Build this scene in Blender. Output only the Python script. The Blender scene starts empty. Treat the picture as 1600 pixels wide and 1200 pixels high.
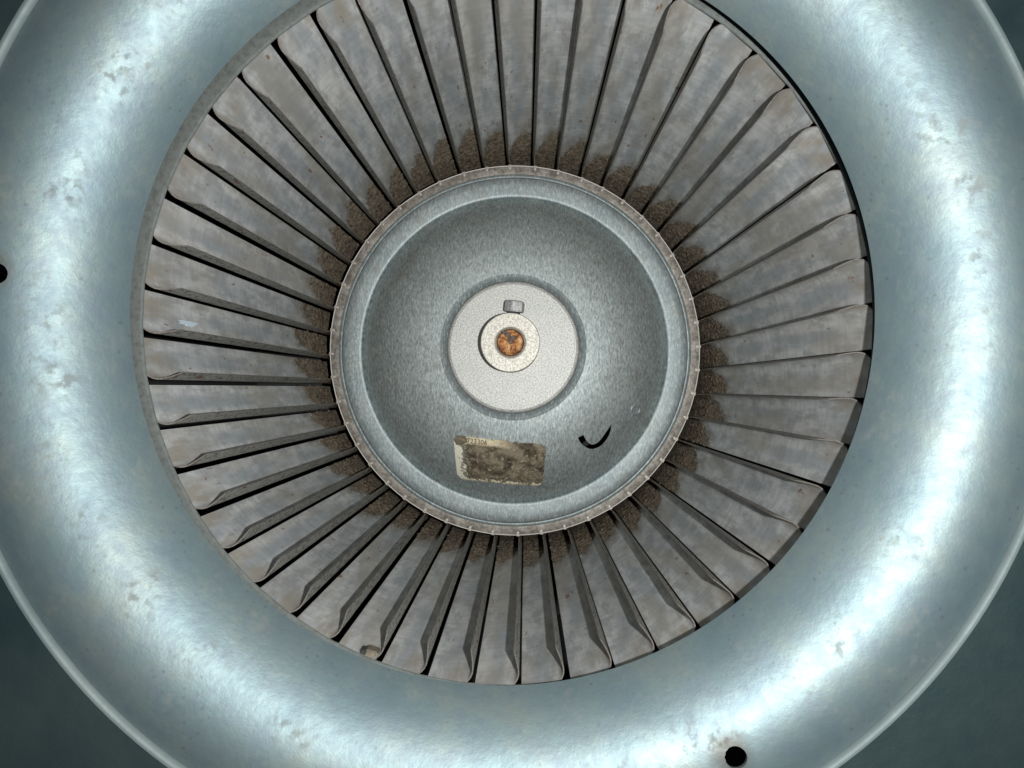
import bpy, bmesh, math, random
from mathutils import Vector, Matrix
random.seed(7)
sc = bpy.context.scene
C = sc.collection
R = math.radians
PI = math.pi

# ------------------------------------------------------------------ camera, world, lamp, exposure
# the wheel's axis is the world Y axis (into the housing); x right, z up; metres
cam_d = bpy.data.cameras.new("camera")
cam = bpy.data.objects.new("camera", cam_d); C.objects.link(cam)
cam_d.sensor_width = 36; cam_d.lens = 27.0
cam_d.clip_start = 0.005; cam_d.clip_end = 10
cam.location = (0.0065, 0.0, -0.0218)
cam.rotation_euler = (R(90 + 0.29), 0, R(1.0))
sc.camera = cam

w = bpy.data.worlds.new("World"); sc.world = w; w.use_nodes = True
bg = w.node_tree.nodes["Background"]
bg.inputs[0].default_value = (0.40, 0.56, 0.62, 1)
bg.inputs[1].default_value = 0.10

ld = bpy.data.lights.new("flash_lamp", 'POINT')          # the phone's flash, right of the lens
ld.energy = 5.4; ld.shadow_soft_size = 0.0025; ld.color = (0.97, 1.0, 0.99)
lamp = bpy.data.objects.new("flash_lamp", ld); C.objects.link(lamp)
lamp.location = (0.0065 + 0.032, -0.002, -0.0215)

sc.view_settings.view_transform = 'Standard'
sc.view_settings.look = 'None'
sc.view_settings.exposure = 0.0
sc.view_settings.gamma = 1.0

# ------------------------------------------------------------------ node helpers
class NT:
    def __init__(s, name):
        s.m = bpy.data.materials.new(name); s.m.use_nodes = True
        s.t = s.m.node_tree; s.n = s.t.nodes; s.l = s.t.links
        s.b = s.n["Principled BSDF"]
    def node(s, t, **k):
        n = s.n.new(t)
        for a, v in k.items(): setattr(n, a, v)
        return n
    def put(s, sock, v):
        if v is None: return
        if isinstance(v, bpy.types.NodeSocket): s.l.new(v, sock)
        elif isinstance(v, (tuple, list)):
            sock.default_value = (*v, 1) if (len(v) == 3 and sock.type == 'RGBA') else v
        else: sock.default_value = v
    def coord(s, kind='Object'):
        return s.node("ShaderNodeTexCoord").outputs[kind]
    def mapping(s, vec, scale=(1, 1, 1), loc=(0, 0, 0), rot=(0, 0, 0)):
        m = s.node("ShaderNodeMapping"); s.put(m.inputs[0], vec)
        s.put(m.inputs['Scale'], scale); s.put(m.inputs['Location'], loc); s.put(m.inputs['Rotation'], rot)
        return m.outputs[0]
    def noise(s, vec, scale, detail=4, rough=.55, dist=0):
        n = s.node("ShaderNodeTexNoise"); s.put(n.inputs['Vector'], vec)
        s.put(n.inputs['Scale'], scale); s.put(n.inputs['Detail'], detail)
        s.put(n.inputs['Roughness'], rough); s.put(n.inputs['Distortion'], dist)
        return n.outputs['Fac']
    def voronoi(s, vec, scale, out='Distance', feature='F1'):
        n = s.node("ShaderNodeTexVoronoi", feature=feature); s.put(n.inputs['Vector'], vec)
        s.put(n.inputs['Scale'], scale); return n.outputs[out]
    def ramp(s, fac, stops):
        n = s.node("ShaderNodeValToRGB"); s.put(n.inputs[0], fac)
        e = n.color_ramp.elements
        while len(e) < len(stops): e.new(0.5)
        for k, (p, c) in enumerate(stops):
            e[k].position = p
            e[k].color = (c, c, c, 1) if not isinstance(c, tuple) else (*c, 1)
        return n.outputs[0]
    def math(s, op, a, b=0.0, c=0.0, clamp=False):
        n = s.node("ShaderNodeMath", operation=op, use_clamp=clamp)
        s.put(n.inputs[0], a); s.put(n.inputs[1], b); s.put(n.inputs[2], c); return n.outputs[0]
    def step(s, v, a, b):
        n = s.node("ShaderNodeMapRange", interpolation_type='SMOOTHSTEP'); s.put(n.inputs[0], v)
        s.put(n.inputs[1], a); s.put(n.inputs[2], b); return n.outputs[0]
    def mix(s, f, a, b, mode='MIX'):
        n = s.node("ShaderNodeMix", data_type='RGBA', blend_type=mode, clamp_factor=True)
        s.put(n.inputs[0], f); s.put(n.inputs[6], a); s.put(n.inputs[7], b); return n.outputs[2]
    def sep(s, v):
        n = s.node("ShaderNodeSeparateXYZ"); s.put(n.inputs[0], v); return n.outputs
    def comb(s, x, y, z=0.0):
        n = s.node("ShaderNodeCombineXYZ"); s.put(n.inputs[0], x); s.put(n.inputs[1], y); s.put(n.inputs[2], z)
        return n.outputs[0]
    def bump(s, h, strength, dist, prev=None):
        n = s.node("ShaderNodeBump"); s.put(n.inputs['Height'], h)
        n.inputs['Strength'].default_value = strength; n.inputs['Distance'].default_value = dist
        if prev is not None: s.put(n.inputs['Normal'], prev)
        return n.outputs[0]
    def polar(s):
        """(angle, radius, depth) of a point about the wheel axis, and its x, y, z"""
        p = s.sep(s.coord()); a = s.math('ARCTAN2', p[2], p[0])
        r = s.math('SQRT', s.math('ADD', s.math('MULTIPLY', p[0], p[0]), s.math('MULTIPLY', p[2], p[2])))
        return a, r, p
    def out(s, color=None, rough=None, metal=None, normal=None, spec=None):
        s.put(s.b.inputs['Base Color'], color); s.put(s.b.inputs['Roughness'], rough)
        s.put(s.b.inputs['Metallic'], metal); s.put(s.b.inputs['Normal'], normal)
        if spec is not None: s.put(s.b.inputs['Specular IOR Level'], spec)
        return s.m

HOLES = [(0.1362 * math.cos(R(a)), 0.1362 * math.sin(R(a))) for a in (-62.5, 176.0, 57.0)]
HOLES[1] = (-.1382, .0095)

def mat_bellmouth():
    t = NT("galvanised_inlet"); o = t.coord(); a, r, p = t.polar()
    big = t.noise(o, 42, 6, .62); mid = t.noise(o, 210, 5, .65); fine = t.noise(o, 900, 4, .7)
    col = t.ramp(big, [(.34, (.128, .182, .196)), (.48, (.152, .202, .210)), (.58, (.172, .217, .214)), (.70, (.188, .219, .204))])
    col = t.mix(t.math('MULTIPLY', t.ramp(mid, [(.42, 0.0), (.64, 1.0)]), .42), col, (.12, .15, .19))
    col = t.mix(t.math('MULTIPLY', t.ramp(fine, [(.35, 1.0), (.6, 0.0)]), .20), col, (.14, .16, .165))
    # faint brown fingerprints and small dark pocks
    blot = t.math('MULTIPLY', t.ramp(t.noise(o, 70, 3, .5), [(.52, 0.0), (.66, 1.0)]), t.ramp(t.noise(o, 330, 4), [(.50, 0.0), (.62, 1.0)]))
    col = t.mix(t.math('MULTIPLY', blot, .20), col, (.20, .165, .13))
    pock = t.ramp(t.voronoi(t.mapping(o, (1, 1, 1), (0, 0, 0)), 330), [(.08, 1.0), (.24, 0.0)])
    pock = t.math('MULTIPLY', pock, t.ramp(t.noise(o, 75, 4), [(.48, 0.0), (.60, 1.0)]))
    col = t.mix(t.math('MULTIPLY', pock, .42), col, (.085, .085, .08))
    spark = t.math('MULTIPLY', t.ramp(t.voronoi(o, 190), [(.03, 1.0), (.07, 0.0)]), t.ramp(t.noise(o, 90, 1), [(.70, 0.0), (.74, 1.0)]))
    # grime round the screw holes and along the rim of the throat
    stain = None
    for hx, hz in HOLES:
        dx = t.math('SUBTRACT', p[0], hx); dz = t.math('SUBTRACT', p[2], hz)
        d = t.math('SQRT', t.math('ADD', t.math('MULTIPLY', dx, dx), t.math('MULTIPLY', dz, dz)))
        k = t.math('SUBTRACT', 1.0, t.step(t.math('ADD', d, t.math('MULTIPLY', mid, .0020)), .0036, .0085))
        stain = k if stain is None else t.math('MAXIMUM', stain, k)
    col = t.mix(t.math('MULTIPLY', stain, .7), col, (.09, .078, .06))
    rough = t.math('ADD', t.math('MULTIPLY', mid, .16), t.math('ADD', .45, t.math('MULTIPLY', blot, .15)))
    # drawn metal: faint streaks running across the curve
    st = t.noise(t.comb(t.math('MULTIPLY', a, 130), t.math('MULTIPLY', r, 90), 0.0), 1.0, 4, .6)
    nrm = t.bump(st, .025, .0004)
    nrm = t.bump(big, .15, .003, nrm)
    nrm = t.bump(mid, .10, .0006, nrm); nrm = t.bump(fine, .25, .00012, nrm)
    return t.out(col, rough, .52, nrm)

def mat_panel(name, c1, c2, c3, r0=.36, m0=.85):
    t = NT(name); o = t.coord()
    big = t.noise(o, 30, 3); mid = t.noise(o, 200, 5, .65)
    col = t.ramp(big, [(.3, c1), (.7, c2)])
    col = t.mix(t.math('MULTIPLY', mid, .4), col, c3)
    return t.out(col, t.math('ADD', r0, t.math('MULTIPLY', mid, .18)), m0, t.bump(mid, .3, .0005))

def mat_disc(name, c1, c2, rough, metal, fleck=1.0):
    t = NT(name); o = t.coord()
    v = t.mapping(o, (1250, 300, 420), (0, 0, 0), (0, R(-35), 0))
    fl = t.noise(v, 1.0, 3, .65)
    v2 = t.mapping(o, (1, 1, 1)); fine = t.noise(v2, 1300, 3, .7); big = t.noise(o, 60, 4, .6)
    col = t.mix(t.ramp(big, [(.35, 0.0), (.65, 1.0)]), c1, c2)
    dark = tuple(x * .55 for x in c1)
    col = t.mix(t.math('MULTIPLY', t.ramp(fl, [(.38, 1.0), (.50, 0.0)]), .75 * fleck), col, dark)
    col = t.mix(t.math('MULTIPLY', t.ramp(fl, [(.54, 0.0), (.66, 1.0)]), .60 * fleck), col, (.85, .90, .88))
    col = t.mix(t.math('MULTIPLY', t.ramp(fine, [(.35, 1.0), (.55, 0.0)]), .35), col, dark)
    br = t.ramp(t.noise(o, 110, 3), [(.58, 0.0), (.72, 1.0)])
    col = t.mix(t.math('MULTIPLY', br, .35), col, (.30, .25, .20))
    rg = t.math('ADD', rough, t.math('MULTIPLY', fl, .14))
    nrm = t.bump(fl, .25, .0004); nrm = t.bump(fine, .2, .0002, nrm); nrm = t.bump(big, .2, .001, nrm)
    return t.out(col, rg, metal, nrm)

def mat_hub(name, c1, c2, grain=.25):
    t = NT(name); o = t.coord(); fine = t.noise(o, 1300, 3, .75); big = t.noise(o, 130, 4, .6)
    col = t.mix(t.ramp(big, [(.35, 0.0), (.65, 1.0)]), c1, c2)
    col = t.mix(t.math('MULTIPLY', t.ramp(fine, [(.40, 1.0), (.52, 0.0)]), .8), col, tuple(x * .55 for x in c1))
    col = t.mix(t.math('MULTIPLY', t.ramp(fine, [(.54, 0.0), (.66, 1.0)]), .5), col, tuple(min(1, x * 1.5) for x in c2))
    nrm = t.bump(fine, grain, .0002); nrm = t.bump(t.noise(o, 500, 3), grain, .0003, nrm)
    return t.out(col, .52, .35, nrm)

DUST = (.115, .085, .055)
def mat_blade():
    """uv.x: 0..1 across the blade from the inner edge outward (+2 on the outer, convex side); uv.y: depth 0..1"""
    t = NT("dusty_blade_metal")
    uv = t.sep(t.coord('UV')); u0, v = uv[0], uv[1]
    back = t.math('GREATER_THAN', u0, 1.5)
    u = t.math('SUBTRACT', u0, t.math('MULTIPLY', back, 2.0))
    rnd = t.node("ShaderNodeObjectInfo").outputs['Random']
    seed = t.math('MULTIPLY', rnd, 61.0)
    L = lambda su, sv, z=0.0: t.comb(t.math('ADD', t.math('MULTIPLY', u, su), seed), t.math('ADD', t.math('MULTIPLY', v, sv), z), seed)
    big = t.noise(L(1.1, 2.2), 1.0, 4, .6); mid = t.noise(L(5, 16), 1.0, 5, .65)
    fine = t.noise(L(30, 150), 1.0, 4, .7); cross = t.noise(L(2.5, 90, 9.0), 1.0, 3, .6)
    col = t.ramp(big, [(.30, (.63, .60, .57)), (.50, (.62, .62, .62)), (.70, (.74, .725, .69))])
    col = t.mix(t.math('MULTIPLY', t.ramp(mid, [(.44, 0.0), (.60, 1.0)]), .70), col, (.34, .345, .35))
    # bluish bare streak down the middle of the face
    streak = t.math('MULTIPLY', t.step(u, .50, .62), t.math('SUBTRACT', 1.0, t.step(u, .70, .92)))
    streak = t.math('MULTIPLY', streak, t.ramp(t.noise(L(.6, 5, 3.0), 1.0, 3), [(.36, 0.0), (.60, 1.0)]))
    col = t.mix(t.math('MULTIPLY', streak, .70), col, (.33, .36, .39))
    col = t.mix(t.math('MULTIPLY', t.ramp(cross, [(.40, 1.0), (.60, 0.0)]), .22), col, (.22, .21, .20))
    # brownish film: at the lips and some front corners
    film = t.math('MULTIPLY', t.ramp(t.noise(L(2.0, 4, 5.0), 1.0, 4), [(.48, 0.0), (.62, 1.0)]), .45)
    front = t.math('MULTIPLY', t.math('SUBTRACT', 1.0, t.step(v, .03, .11)), t.ramp(t.noise(L(3.0, 7, 8.0), 1.0, 3), [(.46, 0.0), (.60, 1.0)]))
    film = t.math('MAXIMUM', film, t.math('MULTIPLY', front, .75))
    col = t.mix(film, col, (.36, .31, .25))
    rustm = t.math('MULTIPLY', t.ramp(t.noise(L(7, 26, 2.0), 1.0, 3), [(.69, 0.0), (.73, 1.0)]), .8)
    col = t.mix(rustm, col, (.26, .11, .045))
    # outer (convex) side: speckled, dirtier, base also darkened for the shade in the gaps
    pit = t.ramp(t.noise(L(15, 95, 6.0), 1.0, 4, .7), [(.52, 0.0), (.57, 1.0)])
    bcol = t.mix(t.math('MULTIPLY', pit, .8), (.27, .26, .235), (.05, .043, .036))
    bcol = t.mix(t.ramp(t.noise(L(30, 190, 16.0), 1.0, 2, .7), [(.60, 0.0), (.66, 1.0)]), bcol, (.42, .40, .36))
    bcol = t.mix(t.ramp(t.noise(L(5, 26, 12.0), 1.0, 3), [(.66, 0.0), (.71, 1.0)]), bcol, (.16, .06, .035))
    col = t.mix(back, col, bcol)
    tone = t.math('ADD', .88, t.math('MULTIPLY', rnd, .22))
    col = t.mix(1.0, col, t.comb(tone, tone, tone), 'MULTIPLY')
    edge = t.math('GREATER_THAN', u0, 3.5)
    col = t.mix(edge, col, (.15, .13, .115))
    # felt of dust banked against the centre disc, arching up along the outer part of each blade
    arch = t.math('POWER', t.math('MAXIMUM', t.math('DIVIDE', t.math('SUBTRACT', u, .46), .36), 0.0), .55)
    arch = t.math('MINIMUM', arch, 1.0)
    wob = t.math('MULTIPLY', t.math('SUBTRACT', t.noise(L(3.0, 14, 11.0), 1.0, 5, .65), .5), .13)
    top = t.math('SUBTRACT', .735, t.math('MULTIPLY', arch, .105))
    top = t.math('ADD', top, t.math('MULTIPLY', t.math('SUBTRACT', rnd, .5), .06))
    d = t.math('ADD', t.math('SUBTRACT', v, top), wob)
    dust = t.step(d, -.016, .016)
    dc = t.ramp(t.noise(L(8, 75, 21.0), 1.0, 6, .72), [(.38, (.085, .056, .032)), (.50, (.27, .20, .13)), (.61, (.52, .42, .31))])
    dc = t.mix(t.ramp(t.noise(L(13, 120, 31.0), 1.0, 3, .6), [(.60, 0.0), (.68, 1.0)]), dc, (.62, .54, .43))
    col = t.mix(t.math('MULTIPLY', dust, .95), col, dc)
    smudge = t.math('MULTIPLY', t.step(d, -.10, .01), t.math('SUBTRACT', 1.0, dust))
    col = t.mix(t.math('MULTIPLY', t.math('MULTIPLY', smudge, t.ramp(mid, [(.35, .25), (.60, 1.0)])), .75), col, (.25, .20, .15))
    metal = t.math('MULTIPLY', t.math('SUBTRACT', 1.0, dust), .35)
    metal = t.math('MULTIPLY', metal, t.math('SUBTRACT', 1.0, t.math('MULTIPLY', back, .6)))
    rough = t.math('ADD', .50, t.math('MULTIPLY', mid, .2))
    rough = t.math('MAXIMUM', rough, t.math('MULTIPLY', dust, .95))
    lump = t.math('MULTIPLY', t.noise(L(8, 75, 21.0), 1.0, 6, .75), dust)
    nrm = t.bump(lump, 1.0, .006); nrm = t.bump(fine, .3, .0002, nrm)
    nrm = t.bump(t.math('MULTIPLY', pit, back), .6, .0006, nrm); nrm = t.bump(big, .3, .003, nrm)
    return t.out(col, rough, metal, nrm, .35)

def mat_dirty(name, c1, c2, rough=.7, metal=.25, scale=300):
    t = NT(name); o = t.coord(); a = t.noise(o, scale, 5, .65); b = t.noise(o, scale * 4, 3, .7)
    col = t.ramp(a, [(.33, c1), (.66, c2)])
    col = t.mix(t.math('MULTIPLY', t.ramp(b, [(.35, 1.0), (.55, 0.0)]), .45), col, tuple(x * .4 for x in c1))
    return t.out(col, rough, metal, t.bump(a, .4, .0005))

def mat_rust():
    t = NT("rusted_shaft_end"); o = t.coord(); a = t.noise(o, 330, 5, .6, .6); b = t.noise(o, 900, 4, .7)
    col = t.ramp(a, [(.30, (.05, .022, .012)), (.43, (.24, .085, .028)), (.52, (.55, .23, .07)), (.64, (.72, .42, .20)), (.74, (.80, .66, .50))])
    col = t.mix(t.ramp(b, [(.36, 1.0), (.48, 0.0)]), col, (.09, .035, .016))
    return t.out(col, .75, .1, t.bump(a, .8, .0012))

def mat_label():
    """uv 0..1 over the sticker"""
    t = NT("grimy_paper_label"); uvv = t.coord('UV'); uv = t.sep(uvv)
    n = t.noise(t.mapping(uvv, (5, 3, 1)), 1.0, 6, .7, .6); n2 = t.noise(t.mapping(uvv, (22, 11, 1)), 1.0, 5, .7)
    paper = t.mix(t.ramp(n2, [(.45, 0.0), (.65, 1.0)]), (.72, .64, .46), (.50, .34, .17))
    white = t.mix(n2, (.78, .74, .62), (.66, .60, .45))
    left = t.math('SUBTRACT', 1.0, t.step(t.math('ADD', uv[0], t.math('MULTIPLY', t.math('SUBTRACT', n2, .5), .16)), .115, .155))
    paper = t.mix(left, paper, white)
    grime = t.ramp(n, [(.38, (.045, .033, .020)), (.48, (.13, .10, .063)), (.58, (.26, .21, .145))])
    grime = t.mix(t.ramp(n2, [(.54, 0.0), (.64, 1.0)]), grime, (.38, .31, .22))
    w = t.math('MULTIPLY', t.math('SUBTRACT', n2, .5), .42)
    w2 = t.math('MULTIPLY', t.math('SUBTRACT', n, .5), .25)
    fx = t.step(t.math('ADD', uv[0], w), .07, .15)
    yt = t.math('ADD', t.math('ADD', uv[1], w), w2)
    # paper stays bare along the top strip on the left half and along the bottom edge
    topk = t.math('SUBTRACT', 1.0, t.math('MULTIPLY', t.step(t.math('ADD', uv[1], t.math('MULTIPLY', w, .5)), .81, .87), t.math('SUBTRACT', 1.0, t.step(uv[0], .39, .74))))
    botk = t.step(t.math('ADD', uv[1], w), .03, .10)
    mask = t.math('MULTIPLY', t.math('MULTIPLY', fx, topk), botk)
    # a clump over the top left corner
    dx = t.math('SUBTRACT', uv[0], .07); dy = t.math('MULTIPLY', t.math('SUBTRACT', uv[1], .93), .55)
    dd = t.math('SQRT', t.math('ADD', t.math('MULTIPLY', dx, dx), t.math('MULTIPLY', dy, dy)))
    mask = t.math('MAXIMUM', mask, t.math('SUBTRACT', 1.0, t.step(t.math('ADD', dd, t.math('MULTIPLY', w, .3)), .06, .085)))
    col = t.mix(mask, paper, grime)
    return t.out(col, .8, 0.0, t.bump(t.math('MULTIPLY', t.math('ADD', n, n2), mask), .9, .0012))

def mat_flat(name, col, rough=.6, metal=0.0, bump=.2):
    t = NT(name); n = t.noise(t.coord(), 700, 3)
    c = t.mix(t.math('MULTIPLY', n, .5), col, tuple(x * .6 for x in col))
    return t.out(c, rough, metal, t.bump(n, bump, .0002))

M = dict(crumb=mat_dirty('dust_crumbs', (.035, .025, .016), (.22, .17, .12), .95, 0, 420),lip=mat_flat('worn_bright_edge', (.42, .39, .35), .5, .3),bell=mat_bellmouth(), panel=mat_panel('galvanised_panel', (.06, .105, .112), (.115, .155, .155), (.04, .058, .058)), bead=mat_panel('galvanised_bead', (.11, .14, .14), (.16, .19, .185), (.06, .07, .07), .55, .3), blade=mat_blade(),
         disc=mat_disc("galvanised_disc", (.49, .545, .54), (.56, .61, .60), .42, .70, .95),
         rim=mat_disc("galvanised_disc_rim", (.34, .39, .395), (.42, .465, .46), .50, .55, .6),
         hub=mat_hub("pale_hub_plate", (.42, .415, .395), (.475, .46, .425), .25),
         collar=mat_hub("cream_collar_metal", (.49, .455, .39), (.54, .51, .45), .25),
         screw=mat_hub("zinc_screw", (.42, .42, .42), (.52, .51, .50)),
         groove=mat_disc("galvanised_groove", (.17, .20, .20), (.21, .24, .24), .6, .3, .5),
         flange=mat_dirty("dusty_flange", (.25, .215, .18), (.55, .505, .45), .5, .4, 170),
         endring=mat_dirty("grey_end_ring", (.085, .093, .087), (.10, .107, .10), .7, .1, 120),
         rust=mat_rust(), label=mat_label(), ink=mat_flat("black_ink", (.015, .015, .015)),
         blackgap=mat_flat("black_gap", (.02, .017, .014), .9, 0, .8),
         clip=mat_dirty("tan_clip", (.12, .095, .07), (.19, .155, .115), .6, .2),
         clipdark=mat_flat("dark_clip", (.03, .028, .024)),
         fleck=mat_flat("pale_blue_fleck", (.62, .72, .78), .4),
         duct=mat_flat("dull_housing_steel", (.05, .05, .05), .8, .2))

# ------------------------------------------------------------------ mesh helpers
def link(name, me, mat, parent=None, sharp=40):
    if mat is not None and not me.materials: me.materials.append(mat)
    for p in me.polygons: p.use_smooth = True
    if sharp: me.set_sharp_from_angle(angle=R(sharp))
    o = bpy.data.objects.new(name, me); C.objects.link(o)
    if parent: o.parent = parent
    return o

def lathe_bm(prof, seg=192, closed=True, off=(0, 0)):
    """profile of (radius, depth) turned about the wheel axis"""
    bm = bmesh.new(); rows = []
    for r, y in prof:
        if r < 1e-6: rows.append([bm.verts.new((off[0], y, off[1]))]); continue
        rows.append([bm.verts.new((off[0] + r * math.cos(2*PI*k/seg), y, off[1] + r * math.sin(2*PI*k/seg))) for k in range(seg)])
    n = len(rows)
    for i in range(n if closed else n - 1):
        A, B = rows[i], rows[(i + 1) % n]
        if len(A) == 1 and len(B) == 1: continue
        for k in range(seg):
            k2 = (k + 1) % seg
            if len(A) == 1: bm.faces.new((A[0], B[k2], B[k]))
            elif len(B) == 1: bm.faces.new((A[k], A[k2], B[0]))
            else: bm.faces.new((A[k], A[k2], B[k2], B[k]))
    bmesh.ops.recalc_face_normals(bm, faces=bm.faces[:])
    return bm

def lathe(name, prof, mat, parent=None, seg=192, closed=True, off=(0, 0), sharp=40):
    bm = lathe_bm(prof, seg, closed, off); me = bpy.data.meshes.new(name); bm.to_mesh(me); bm.free()
    return link(name, me, mat, parent, sharp)

def sheet(prof, t):
    """close an open profile into a sheet of thickness t (towards larger depth)"""
    n = len(prof); back = []
    for i in range(n):
        a = prof[max(i-1, 0)]; b = prof[min(i+1, n-1)]
        d = Vector((b[0]-a[0], b[1]-a[1])).normalized(); nn = Vector((-d.y, d.x))
        if nn.y < 0 and abs(nn.y) > .15: nn = -nn
        back.append((prof[i][0] + nn.x*t, prof[i][1] + nn.y*t))
    return list(prof) + back[::-1]

def cut(o, cutters):
    """subtract solids from a mesh and keep the result as its mesh"""
    for c in cutters:
        m = o.modifiers.new("cut", 'BOOLEAN'); m.operation = 'DIFFERENCE'; m.solver = 'EXACT'; m.object = c
    dg = bpy.context.evaluated_depsgraph_get(); dg.update()
    me = bpy.data.meshes.new_from_object(o.evaluated_get(dg))
    o.modifiers.clear(); o.data = me
    for c in cutters: bpy.data.objects.remove(c, do_unlink=True)

def prism_obj(outline, y0, y1):
    bm = bmesh.new(); a = [bm.verts.new((x, y0, z)) for x, z in outline]; b = [bm.verts.new((x, y1, z)) for x, z in outline]
    n = len(a); bm.faces.new(a); bm.faces.new(b[::-1])
    for i in range(n): bm.faces.new((a[i], b[i], b[(i+1) % n], a[(i+1) % n]))
    bmesh.ops.recalc_face_normals(bm, faces=bm.faces[:])
    me = bpy.data.meshes.new("tool"); bm.to_mesh(me); bm.free()
    o = bpy.data.objects.new("tool", me); C.objects.link(o); return o

def thing(name, label, cat, loc=(0, 0, 0)):
    o = bpy.data.objects.new(name, None); C.objects.link(o); o.location = loc
    o.empty_display_size = .02; o['label'] = label; o['category'] = cat; return o

# ================================================================== HOUSING
housing = thing("blower_housing", "galvanised steel blower housing with a curved flared round inlet around the bladed wheel", "blower housing", (-.0013, 0, .0008))
R0, D0 = .1112, .2290                                   # throat of the inlet
tilt_pts = [(R0, 66), (.114, 58), (.119, 46), (.127, 30), (.133, 19), (.1375, 8), (.1430, -8), (.1490, -20), (.1528, -22)]
def tilt(r):
    for (a, ta), (b, tb) in zip(tilt_pts, tilt_pts[1:]):
        if r <= b: return ta + (tb - ta) * (r - a) / (b - a)
    return tilt_pts[-1][1]
prof = []; y = D0; r = R0
N_ = 70
for i in range(N_ + 1):
    rr = R0 + (.1528 - R0) * i / N_
    if i: y -= math.tan(R(tilt((r + rr) / 2))) * (rr - r)
    r = rr; prof.append((r, y))
D_OUT = prof[-1][1]
lip = [(R0 + .0003, D0 + .0016), (R0 - .0001, D0 + .0009)]
full = prof
bell = lathe("inlet_ring", sheet(full, .0011), M['bell'], housing, 320)
cut_objs = []
for hx, hz in HOLES:
    n = 26; cut_objs.append(prism_obj([(hx + (.00295 + .00012*math.sin(3*q)) * math.cos(2*PI*q/n), hz + .0029 * math.sin(2*PI*q/n)) for q in range(n)], .19, .225))
cut(bell, cut_objs)
bell.data.set_sharp_from_angle(angle=R(40))
# the step up from the ring to the side panel, then the flat panel
st = [(.1530, D_OUT + .0005), (.1532, D_OUT - .0003), (.1536, D_OUT - .0010), (.1541, D_OUT - .0014), (.1545, D_OUT - .0015), (.1550, D_OUT - .0015)]
lathe("seam_bead", sheet(st, .0010), M['bead'], housing, 320)
def panel(name, r_in, size, yy, th, mat):
    bm = bmesh.new(); seg = 192; loops = []
    for yv in (yy, yy + th):
        inn = [bm.verts.new((r_in*math.cos(2*PI*k/seg), yv, r_in*math.sin(2*PI*k/seg))) for k in range(seg)]
        outr = []
        for k in range(seg):
            a = 2*PI*k/seg; s = size / max(abs(math.cos(a)), abs(math.sin(a)))
            outr.append(bm.verts.new((s*math.cos(a), yv, s*math.sin(a))))
        loops.append((inn, outr))
        for k in range(seg):
            q = (k+1) % seg; f = (inn[k], outr[k], outr[q], inn[q]); bm.faces.new(f)
    for j in (0, 1):
        for k in range(seg):
            q = (k+1) % seg; bm.faces.new((loops[0][j][k], loops[0][j][q], loops[1][j][q], loops[1][j][k]))
    bmesh.ops.recalc_face_normals(bm, faces=bm.faces[:])
    me = bpy.data.meshes.new(name); bm.to_mesh(me); bm.free()
    return link(name, me, mat, housing)
panel("side_panel", .1550, .235, D_OUT - .0015, .0012, M['panel'])
# scroll wall and far side panel, seen only as darkness between the blades
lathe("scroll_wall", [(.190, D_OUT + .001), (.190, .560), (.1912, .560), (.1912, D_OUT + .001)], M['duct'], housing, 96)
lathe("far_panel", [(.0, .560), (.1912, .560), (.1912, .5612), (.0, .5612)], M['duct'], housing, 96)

# ================================================================== WHEEL
wheel = thing("fan_impeller", "dusty grey metal fan impeller with curved blades standing round a domed centre disc", "fan impeller", (0, 0, 0))
NB = 48
RI, RO = .1080, .1272
YF, YK, YB = .2432, .2508, .5150                       # front end, kink, rear end of the blades
LIP, RHO, TAIL = .0044, .0028, .0122                    # blade section: straight lip, curve, straight tail
B0, B1 = R(-18), R(77)                                  # tilt from radial at the lip and at the tail
LB = R(6)                                              # the lip itself bows by this much each way
ARC = RHO * (B1 - B0); LEN = LIP + ARC + TAIL
def sect(s):
    """radial and tangential offset of the section at s in 0..1 of its length, and its tilt"""
    d = s * LEN; q = min(d, LIP); r_ = t_ = 0.0
    for i in range(8):
        bb = B0 - LB + 2 * LB * (i + .5) / 8 * q / LIP; r_ += q / 8 * math.cos(bb); t_ += q / 8 * math.sin(bb)
    b = B0 - LB + 2 * LB * q / LIP
    if d > LIP:
        b = B0 + min(d - LIP, ARC) / RHO
        r_ += RHO * (math.sin(b) - math.sin(B0)); t_ += RHO * (math.cos(B0) - math.cos(b))
    if d > LIP + ARC:
        q = d - LIP - ARC; n = 8          # tail bends a little further
        for i in range(n):
            bb = B1 + R(9) * (i + .5) / n * q / TAIL; r_ += q / n * math.cos(bb); t_ += q / n * math.sin(bb)
        b = B1 + R(9) * q / TAIL
    return r_, t_, b
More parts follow.
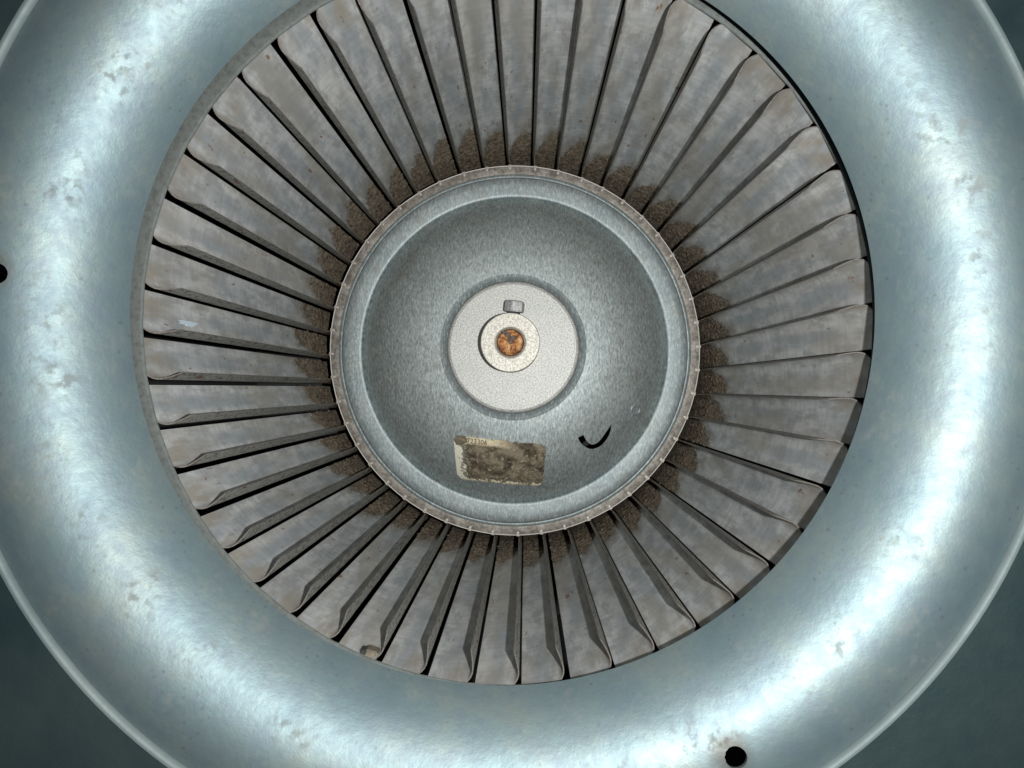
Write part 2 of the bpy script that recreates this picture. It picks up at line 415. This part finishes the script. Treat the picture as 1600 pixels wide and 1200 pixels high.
def blade_mesh():
    bm = bmesh.new(); uvl = bm.loops.layers.uv.new("UVMap")
    ys = [YF, YF + .0008, YF + .0017, YF + .0027, YF + .0037, YF + .0050, YF + .0063, YK, YK + .0006, YK + .0016]
    k = 26
    ys += [YK + .0016 + (YB - YK - .0016) * (i / k) for i in range(1, k + 1)]
    ns = 26; T = .00020
    def s0(yv):
        if yv >= YK + .0012: return 0.0
        q = min(1, (YK + .0012 - yv) / (YK + .0012 - YF))
        return .395 * q                         # inner corner cut back to the end ring
    F, B, UV = [], [], {}
    for yv in ys:
        rf, rb = [], []
        for i in range(ns + 1):
            a0 = s0(yv); s = a0 + (1 - a0) * i / ns
            dr, dt, b = sect(s)
            rr = RI + dr; th = -dt / rr   # clockwise as it goes outward
            # small inward roll of the lip
            p = Vector((rr * math.cos(th), yv, rr * math.sin(th)))
            rad = Vector((math.cos(th), 0, math.sin(th))); cw = Vector((math.sin(th), 0, -math.cos(th)))
            tang = rad * math.cos(b) + cw * math.sin(b); nrm = cw * math.cos(b) - rad * math.sin(b)
            vf = bm.verts.new(p + nrm * T); vb = bm.verts.new(p - nrm * T)
            vv = (yv - YF) / (YB - YF)
            UV[vf] = (s, vv); UV[vb] = (s, vv); rf.append(vf); rb.append(vb)
        F.append(rf); B.append(rb)
    def face(vs, off):
        f = bm.faces.new(vs)
        for l in f.loops: l[uvl].uv = (UV[l.vert][0] + off, UV[l.vert][1])
    m = len(ys)
    for j in range(m - 1):
        for i in range(ns):
            face((F[j][i], F[j][i+1], F[j+1][i+1], F[j+1][i]), 0)
            face((B[j][i], B[j+1][i], B[j+1][i+1], B[j][i+1]), 2)
        face((F[j][0], F[j+1][0], B[j+1][0], B[j][0]), 4)
        face((F[j][ns], B[j][ns], B[j+1][ns], F[j+1][ns]), 0)
    for i in range(ns):
        face((F[0][i], B[0][i], B[0][i+1], F[0][i+1]), 4)
        face((F[m-1][i], F[m-1][i+1], B[m-1][i+1], B[m-1][i]), 0)
    bmesh.ops.recalc_face_normals(bm, faces=bm.faces[:])
    me = bpy.data.meshes.new("blade"); bm.to_mesh(me); bm.free(); return me
bmsh = blade_mesh()
blades = []
PH = 128.9
for k in range(NB):
    o = bpy.data.objects.new("blade", bmsh) if k else link("blade", bmsh, M['blade'], None, 50)
    if k: C.objects.link(o)
    o.parent = wheel
    o.rotation_euler = (0, -R(PH - 7.5 * k + random.uniform(-.22, .22)), 0)
    blades.append(o)

def crumbs_mesh(seed):
    rc = random.Random(seed); bm = bmesh.new()
    for _ in range(190):
        s_ = rc.uniform(.46, .99); a = (.75 + .5 * ((seed * .37) % 1)) * min(1, max(0, (s_ - .46) / .36)) ** .55
        top = YF + (.745 - .105 * a) * (YB - YF)
        y_ = top + (YFL_GUESS - top) * rc.random() ** 1.1 + rc.uniform(-.004, .003)
        dr, dt, b = sect(s_); rr = RI + dr; th = -dt / rr
        rad = Vector((math.cos(th), 0, math.sin(th))); cw = Vector((math.sin(th), 0, -math.cos(th)))
        n = (cw * math.cos(b) - rad * math.sin(b)); tg = rad * math.sin(0) + cw * math.sin(b) + rad * math.cos(b)
        c = rad * rr + Vector((0, y_, 0)) + n * .0002
        sz = rc.uniform(.00022, .0008) * (.6 + .4 * min(1, (y_ - top + .004) / .02)); el = rc.uniform(1.0, 2.6); ang = rc.uniform(-.9, .9)
        ay = (Vector((0, 1, 0)) * math.cos(ang) + tg * math.sin(ang)); ax = (tg * math.cos(ang) - Vector((0, 1, 0)) * math.sin(ang))
        ring = [bm.verts.new(c + ax * sz * el * math.cos(q * PI / 3) * rc.uniform(.7, 1.2) + ay * sz * math.sin(q * PI / 3) * rc.uniform(.7, 1.2)) for q in range(6)]
        tip = bm.verts.new(c + n * sz * rc.uniform(.6, 1.3) + ax * sz * rc.uniform(-.4, .4))
        for q in range(6): bm.faces.new((ring[q], ring[(q+1) % 6], tip))
    bmesh.ops.recalc_face_normals(bm, faces=bm.faces[:])
    me = bpy.data.meshes.new("dust"); bm.to_mesh(me); bm.free(); me.materials.append(M['crumb']); return me
YFL_GUESS = .476
cms = [crumbs_mesh(q) for q in (1, 2, 3, 4, 5)]
for k, bl in enumerate(blades):
    o = bpy.data.objects.new("dust", cms[(k * 7 + k // 5) % 5]); C.objects.link(o); o.parent = bl; o["kind"] = "stuff"
def fleck():
    rf_ = random.Random(11); bm = bmesh.new(); top = []; bot = []
    n = 22
    for i in range(n):
        a = 2*PI*i/n; k = 1 + rf_.uniform(-.35, .25)
        s_ = .60 + .045 * math.sin(a) * k; y_ = .277 + .0085 * math.cos(a) * k
        dr, dt, b = sect(s_)
        for lst, off in ((top, .00045), (bot, .00015)):
            rr = RI + dr; th = -dt / rr
            rad = Vector((math.cos(th), 0, math.sin(th))); cw = Vector((math.sin(th), 0, -math.cos(th)))
            lst.append(bm.verts.new(rad * rr + Vector((0, y_, 0)) + (cw * math.cos(b) - rad * math.sin(b)) * off))
    bm.faces.new(top); bm.faces.new(bot[::-1])
    for i in range(n): bm.faces.new((top[i], bot[i], bot[(i+1) % n], top[(i+1) % n]))
    bmesh.ops.recalc_face_normals(bm, faces=bm.faces[:])
    me = bpy.data.meshes.new("pale_fleck"); bm.to_mesh(me); bm.free()
    link("pale_fleck", me, M['fleck'], blades[41], 30)  # irregular pale bluish mark on one blade face
fleck()

# front end ring: a flat annulus with a turned edge, its inner edge pinched in at each blade
def end_ring(name, yv, r_in, scallop):
    bm = bmesh.new(); seg = 48 * 8; prof = []
    rows = []
    P = [(0, .0003), (.0003, -.0002), (.0008, -.0004), (.0035, -.0004), (.0062, -.0006), (.0090, .0000), (.0098, .0012), (.0099, .0060), (.0091, .0060), (.0088, .0018), (.0060, .0004), (.0016, .0004), (.0004, .0012)]
    for dr, dy in P:
        row = []
        for k in range(seg):
            a = 2*PI*k/seg; ph = ((math.degrees(a) - PH) % 7.5) / 7.5
            sc_ = scallop * (abs(2*ph - 1) ** 2) * max(0, 1 - dr / .004)
            r_ = r_in + dr + sc_
            row.append(bm.verts.new((r_*math.cos(a), yv + dy, r_*math.sin(a))))
        rows.append(row)
    n = len(rows)
    for i in range(n):
        A, B = rows[i], rows[(i+1) % n]
        for k in range(seg): bm.faces.new((A[k], A[(k+1) % seg], B[(k+1) % seg], B[k]))
    bmesh.ops.recalc_face_normals(bm, faces=bm.faces[:])
    me = bpy.data.meshes.new(name); bm.to_mesh(me); bm.free()
    return link(name, me, M['endring'], wheel, 50)
end_ring("end_ring", .2424, .1153, .00015)
end_ring("end_ring", .5150, .1180, .0006)

# centre disc: dome, valley, raised annulus, dusty flange
HD = .4100
def dome(r):
    """depth of the dome at radius r (between the hub groove and the valley)"""
    a, b = .0392, .0876
    q = min(max((r - a) / (b - a), 0), 1); n = 24; yv = HD + .0022
    for i in range(n):
        qq = q * (i + .5) / n; yv += math.tan(R(13 + 44 * qq ** 1.5)) * (b - a) * q / n
    return yv
dp = [(.0392 + (.0876 - .0392) * i / 40, 0) for i in range(41)]
dp = [(r_, dome(r_)) for r_, _ in dp]
vy = dp[-1][1]
disc = lathe("centre_disc", sheet(dp, .0010), M['disc'], wheel, 256)
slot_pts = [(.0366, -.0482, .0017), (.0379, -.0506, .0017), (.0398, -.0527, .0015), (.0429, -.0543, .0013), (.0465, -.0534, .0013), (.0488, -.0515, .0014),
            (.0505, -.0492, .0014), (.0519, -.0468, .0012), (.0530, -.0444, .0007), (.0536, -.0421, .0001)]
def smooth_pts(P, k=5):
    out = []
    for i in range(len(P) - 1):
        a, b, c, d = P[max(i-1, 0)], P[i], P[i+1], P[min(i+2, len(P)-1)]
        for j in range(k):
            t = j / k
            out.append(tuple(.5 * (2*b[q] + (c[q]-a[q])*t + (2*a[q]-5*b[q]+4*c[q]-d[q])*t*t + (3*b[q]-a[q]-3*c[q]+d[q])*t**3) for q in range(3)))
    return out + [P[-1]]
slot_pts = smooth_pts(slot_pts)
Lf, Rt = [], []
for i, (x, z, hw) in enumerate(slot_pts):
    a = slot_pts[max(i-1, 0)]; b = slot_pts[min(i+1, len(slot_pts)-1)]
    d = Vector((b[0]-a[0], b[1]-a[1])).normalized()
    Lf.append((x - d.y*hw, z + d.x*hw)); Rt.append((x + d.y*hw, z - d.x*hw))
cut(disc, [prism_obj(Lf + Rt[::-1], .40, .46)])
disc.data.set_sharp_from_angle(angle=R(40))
# raised annulus outside the valley
an = [(.0876, vy + .0002), (.0878, vy - .0015), (.0880, vy - .0021), (.0884, vy - .0024), (.0896, vy - .0025), (.0950, vy - .0020), (.0985, vy - .0016), (.0997, vy - .0006),
      (.1002, vy + .0013), (.1008, vy + .0013), (.1013, vy + .0006)]
lathe("disc_rim", sheet(an, .0009), M['rim'], wheel, 256)
YFL = vy + .0016
lathe("flange", [(.1010, YFL + .0005), (.1014, YFL), (.1066, YFL), (.1071, YFL + .0004), (.1071, YFL + .0035), (.1064, YFL + .0035), (.1064, YFL + .0010), (.1010, YFL + .0012)], M['flange'], wheel, 256)
lathe("flange_lip", [(.1067, YFL - .0003), (.1071, YFL - .0004), (.1073, YFL), (.1071, YFL + .0004)], M['lip'], None, 256).parent = bpy.data.objects['flange']
# tab where each blade is staked to the flange
def tab_mesh():
    bm = bmesh.new(); pts = []
    out = [(.1050, -.0006), (.1076, -.0008), (.1076, .0008), (.1050, .0006), (.1046, 0)]
    f0 = [bm.verts.new((a, YFL - .0005, b)) for a, b in out]; f1 = [bm.verts.new((a - (.0004 if a < .105 else -.0002), YFL + .0008, b*1.5)) for a, b in out]
    bm.faces.new(f0); bm.faces.new(f1[::-1]); n = len(out)
    for i in range(n): bm.faces.new((f0[i], f1[i], f1[(i+1) % n], f0[(i+1) % n]))
    bmesh.ops.recalc_face_normals(bm, faces=bm.faces[:])
    me = bpy.data.meshes.new("blade_tab"); bm.to_mesh(me); bm.free(); return me
tm = tab_mesh()
for k in range(NB):
    o = bpy.data.objects.new("blade_tab", tm) if k else link("blade_tab", tm, M['flange'], None, 30)
    if k: C.objects.link(o)
    o.parent = wheel; o.rotation_euler = (0, -R(PH - 7.5*k - .3 + random.uniform(-.3, .3)), 0)

# hub plate (with the groove round it), collar, set screw
hub = lathe("hub_plate", [(0, HD), (.0335, HD), (.0346, HD + .0003), (.0353, HD + .0012), (.0356, HD + .0021), (.0356, HD + .0040), (0, HD + .0040)], M['hub'], wheel, 160, True, (0, 0), 12)
lathe("hub_groove", [(.0352, HD + .0030), (.0356, HD + .0012), (.0364, HD + .0016), (.0376, HD + .0022), (.0388, HD + .0022), (.0393, HD + .0020), (.0395, HD + .0040), (.0352, HD + .0040)], M['groove'], wheel, 160)
CX, CZ = -.0012, .0013
collar = lathe("collar", [(.0066, HD - .0165), (.0070, HD - .0193), (.0079, HD - .0204), (.0083, HD - .0205), (.0147, HD - .0205), (.0150, HD - .0203), (.0151, HD - .0199), (.0151, HD - .0004), (.0066, HD - .0004)], M['collar'], wheel, 128, True, (CX, CZ), 14)
def set_screw():
    bm = bmesh.new()
    def ring(rad, z, n=6, ph=0, rot=0): return [bm.verts.new((rad*math.cos(2*PI*k/n + rot), rad*math.sin(2*PI*k/n + rot), z)) for k in range(n)]
    rot = R(16)
    A = ring(.0050, 0, 6, 0, rot); B = ring(.0054, .0005, 6, 0, rot); D_ = ring(.0054, .0050, 6, 0, rot); E = ring(.0046, .0060, 6, 0, rot)
    for P, Q in ((A, B), (B, D_), (D_, E)):
        for k in range(6): bm.faces.new((P[k], P[(k+1) % 6], Q[(k+1) % 6], Q[k]))
    bm.faces.new(A[::-1]); bm.faces.new(E)
    bmesh.ops.recalc_face_normals(bm, faces=bm.faces[:])
    bmesh.ops.bevel(bm, geom=bm.edges[:], offset=.00025, segments=2, affect='EDGES')
    me = bpy.data.meshes.new("set_screw"); bm.to_mesh(me); bm.free()
    o = link("set_screw", me, M['screw'], collar, 30)
    bm = bmesh.new(); P = [bm.verts.new((.0031*math.cos(2*PI*k/20), .0031*math.sin(2*PI*k/20), -.0022)) for k in range(20)]; Q = [bm.verts.new((v.co.x, v.co.y, .0003)) for v in P]
    for k in range(20): bm.faces.new((P[k], P[(k+1) % 20], Q[(k+1) % 20], Q[k]))
    bm.faces.new(P[::-1]); bm.faces.new(Q); me2 = bpy.data.meshes.new("screw_shank"); bm.to_mesh(me2); bm.free()
    s = link("screw_shank", me2, M['blackgap'], collar, 30)  # darkness of the gap under the head put into the shank colour
    for q in (o, s):
        q.location = (.0006, HD - .0095, CZ + .0153 + .0010); q.rotation_euler = (0, R(5), 0)
set_screw()

# embossed dimple
def on_dome(x, z, lift): return (x, dome(math.hypot(x, z)) - lift, z)
def patch(name, pts_fn, nu, nv, mat, lift, parent, back=.0004):
    """thin curved slab following the dome; pts_fn(u,v) -> x,z"""
    bm = bmesh.new(); uvl = bm.loops.layers.uv.new("UVMap"); G = [[None]*(nv+1) for _ in range(nu+1)]; H = [[None]*(nv+1) for _ in range(nu+1)]; UV = {}
    for i in range(nu+1):
        for j in range(nv+1):
            u, v = i/nu, j/nv; x, z = pts_fn(u, v)
            a = bm.verts.new(on_dome(x, z, lift)); b = bm.verts.new(on_dome(x, z, lift - back)); G[i][j] = a; H[i][j] = b; UV[a] = (u, v); UV[b] = (u, v)
    def f(vs):
        fa = bm.faces.new(vs)
        for l in fa.loops: l[uvl].uv = UV[l.vert]
    for i in range(nu):
        for j in range(nv):
            f((G[i][j], G[i+1][j], G[i+1][j+1], G[i][j+1])); f((H[i][j], H[i][j+1], H[i+1][j+1], H[i+1][j]))
    for i in range(nu): f((G[i][0], H[i][0], H[i+1][0], G[i+1][0])); f((G[i][nv], G[i+1][nv], H[i+1][nv], H[i][nv]))
    for j in range(nv): f((G[0][j], G[0][j+1], H[0][j+1], H[0][j])); f((G[nu][j], H[nu][j], H[nu][j+1], G[nu][j+1]))
    bmesh.ops.recalc_face_normals(bm, faces=bm.faces[:])
    me = bpy.data.meshes.new(name); bm.to_mesh(me); bm.free(); return link(name, me, mat, parent, 50)

def ring_on_dome(name, cx, cz, prof, mat):
    bm = bmesh.new(); seg = 40; rows = []
    for r_, l_ in prof:
        rows.append([bm.verts.new(on_dome(cx + r_*math.cos(2*PI*k/seg), cz + r_*math.sin(2*PI*k/seg), l_)) for k in range(seg)])
    for A, B in zip(rows, rows[1:]):
        for k in range(seg): bm.faces.new((A[k], A[(k+1) % seg], B[(k+1) % seg], B[k]))
    bm.faces.new(rows[0])
    bmesh.ops.recalc_face_normals(bm, faces=bm.faces[:])
    me = bpy.data.meshes.new(name); bm.to_mesh(me); bm.free(); return link(name, me, mat, wheel, 60)
ring_on_dome("dimple", .0681, -.0341, [(.0016, .0002), (.0019, .0002), (.0022, .0006), (.0025, .0009), (.0028, .0008), (.0031, .0004), (.0034, -.0002)], M['rim'])

# grimy sticker with a printed number
TL, TR, BR, BL = (Vector(v) for v in ((-.0327, -.0474), (.0177, -.0530), (.0160, -.0768), (-.0317, -.0729)))
rj = random.Random(3)
jit = [[rj.uniform(-1, 1) for _ in range(80)] for _ in range(4)]
NU, NV = 60, 30
def lab(u, v):
    a = BL.lerp(BR, u); b = TL.lerp(TR, u); p = a.lerp(b, v)
    c = .045                                              # rounded corners
    ex = 0
    for cu, cv in ((0, 0), (1, 0), (0, 1), (1, 1)):
        du, dv = abs(u - cu) * 2, abs(v - cv)
        if du < .09 and dv < .09:
            q = Vector((.5 - cu, .5 - cv)).normalized(); k = max(0, .09 - du) * max(0, .09 - dv) * 14 * c
            p = p + Vector((q.x, q.y)) * k * .30
    if v > .999: p.y += .00055 * jit[0][int(u*NU)] * (1 if u > .3 else .4)
    if v < .001: p.y += .0003 * jit[1][int(u*NU)]
    if u > .999: p.x += .0005 * jit[2][int(v*NV)]
    return p.x, p.y
sticker = patch("label_sticker", lab, NU, NV, M['label'], .0006, wheel, .0005)
tc = bpy.data.curves.new("number", 'FONT'); tc.body = "723306"; tc.size = 1.0; tc.space_character = 1.12
to = bpy.data.objects.new("number", tc); C.objects.link(to)
dg = bpy.context.evaluated_depsgraph_get(); dg.update()
me = bpy.data.meshes.new_from_object(to.evaluated_get(dg)); bpy.data.objects.remove(to, do_unlink=True)
xs = [v.co.x for v in me.vertices]; x0, x1 = min(xs), max(xs); ys_ = [v.co.y for v in me.vertices]; y0, y1 = min(ys_), max(ys_)
for v in me.vertices:
    u = .150 + .215 * (v.co.x - x0) / (x1 - x0); vv = .865 + .105 * (v.co.y - y0) / (y1 - y0)
    p = BL.lerp(BR, u).lerp(TL.lerp(TR, u), vv); v.co = on_dome(p.x, p.y, .00085)
me.update(); me.materials.clear(); link("printed_number", me, M['ink'], sticker, 0)

# balance clip pinched on the end ring at the lower left
def block(name, x, y, z, sx, sy, sz, rot, mat, parent, bev=.0003):
    bm = bmesh.new(); bmesh.ops.create_cube(bm, size=1)
    for v in bm.verts: v.co = Vector((v.co.x*sx, v.co.y*sy, v.co.z*sz))
    bmesh.ops.bevel(bm, geom=bm.edges[:], offset=bev, segments=2, affect='EDGES')
    me = bpy.data.meshes.new(name); bm.to_mesh(me); bm.free()
    o = link(name, me, mat, parent, 30); o.location = (x, y, z); o.rotation_euler = rot; return o
clip = block("balance_clip", -.0430, .2478, -.1075, .0040, .0050, .0032, (0, R(18), 0), M['clip'], wheel)
block("clip_jaw", -.0456, .2470, -.1072, .0018, .0046, .0034, (0, R(14), 0), M['clipdark'], clip)
for ch in clip.children: ch.matrix_parent_inverse = (Matrix.Translation(clip.location) @ clip.rotation_euler.to_matrix().to_4x4()).inverted()

# ================================================================== SHAFT
shaft = thing("motor_shaft", "rusty orange shaft end in the bore of the cream collar at the wheel's centre", "shaft", (CX, HD - .0195, CZ))
def shaft_mesh():
    bm = bmesh.new(); n = 64; rr = .00645
    prof = [(rr, .0600), (rr, .0006), (rr*.94, .0001)]
    rows = [[bm.verts.new((r_*math.cos(2*PI*k/n), y_, r_*math.sin(2*PI*k/n))) for k in range(n)] for r_, y_ in prof]
    rnd = random.Random(5); y_at = lambda x, z: .0002*math.sin(x*1700)*math.cos(z*1500)
    for q in range(1, 7):
        r_ = rr * .94 * (1 - q/7)
        rows.append([bm.verts.new((r_*math.cos(2*PI*k/n), y_at(r_*math.cos(2*PI*k/n), r_*math.sin(2*PI*k/n)), r_*math.sin(2*PI*k/n))) for k in range(n)])
    for A, B in zip(rows, rows[1:]):
        for k in range(n): bm.faces.new((A[k], A[(k+1) % n], B[(k+1) % n], B[k]))
    bm.faces.new(rows[-1]); bm.faces.new(rows[0])
    bmesh.ops.recalc_face_normals(bm, faces=bm.faces[:])
    me = bpy.data.meshes.new("shaft_end"); bm.to_mesh(me); bm.free(); return me
se = link("shaft_end", shaft_mesh(), M['rust'], shaft, 50)
# dark ragged lump of scale from the rim to the middle
def scale_lump():
    bm = bmesh.new()
    out = [(-.0048, .0062), (-.0020, .0060), (-.0002, .0048), (.0006, .0034), (.0016, .0030), (.0030, .0036), (.0042, .0022), (.0030, .0014), (.0016, .0010), (.0010, -.0008), (-.0004, -.0012), (-.0010, .0006), (-.0018, .0026), (-.0034, .0040)]
    rnd = random.Random(2)
    a = [bm.verts.new((x, .0003, z)) for x, z in out]; b = [bm.verts.new((x*.86 - .0001, -.0006 + rnd.uniform(-.0002, .0002), z*.9 + .0002)) for x, z in out]
    n = len(out)
    for i in range(n): bm.faces.new((a[i], b[i], b[(i+1) % n], a[(i+1) % n]))
    f = bm.faces.new(b); bmesh.ops.triangulate(bm, faces=[f])
    bmesh.ops.recalc_face_normals(bm, faces=bm.faces[:])
    me = bpy.data.meshes.new("rust_scale"); bm.to_mesh(me); bm.free(); return link("rust_scale", me, M['scale'], shaft, 30)
M['scale'] = mat_dirty("brown_scale", (.07, .045, .03), (.22, .16, .12), .8, .1, 500)
scale_lump()
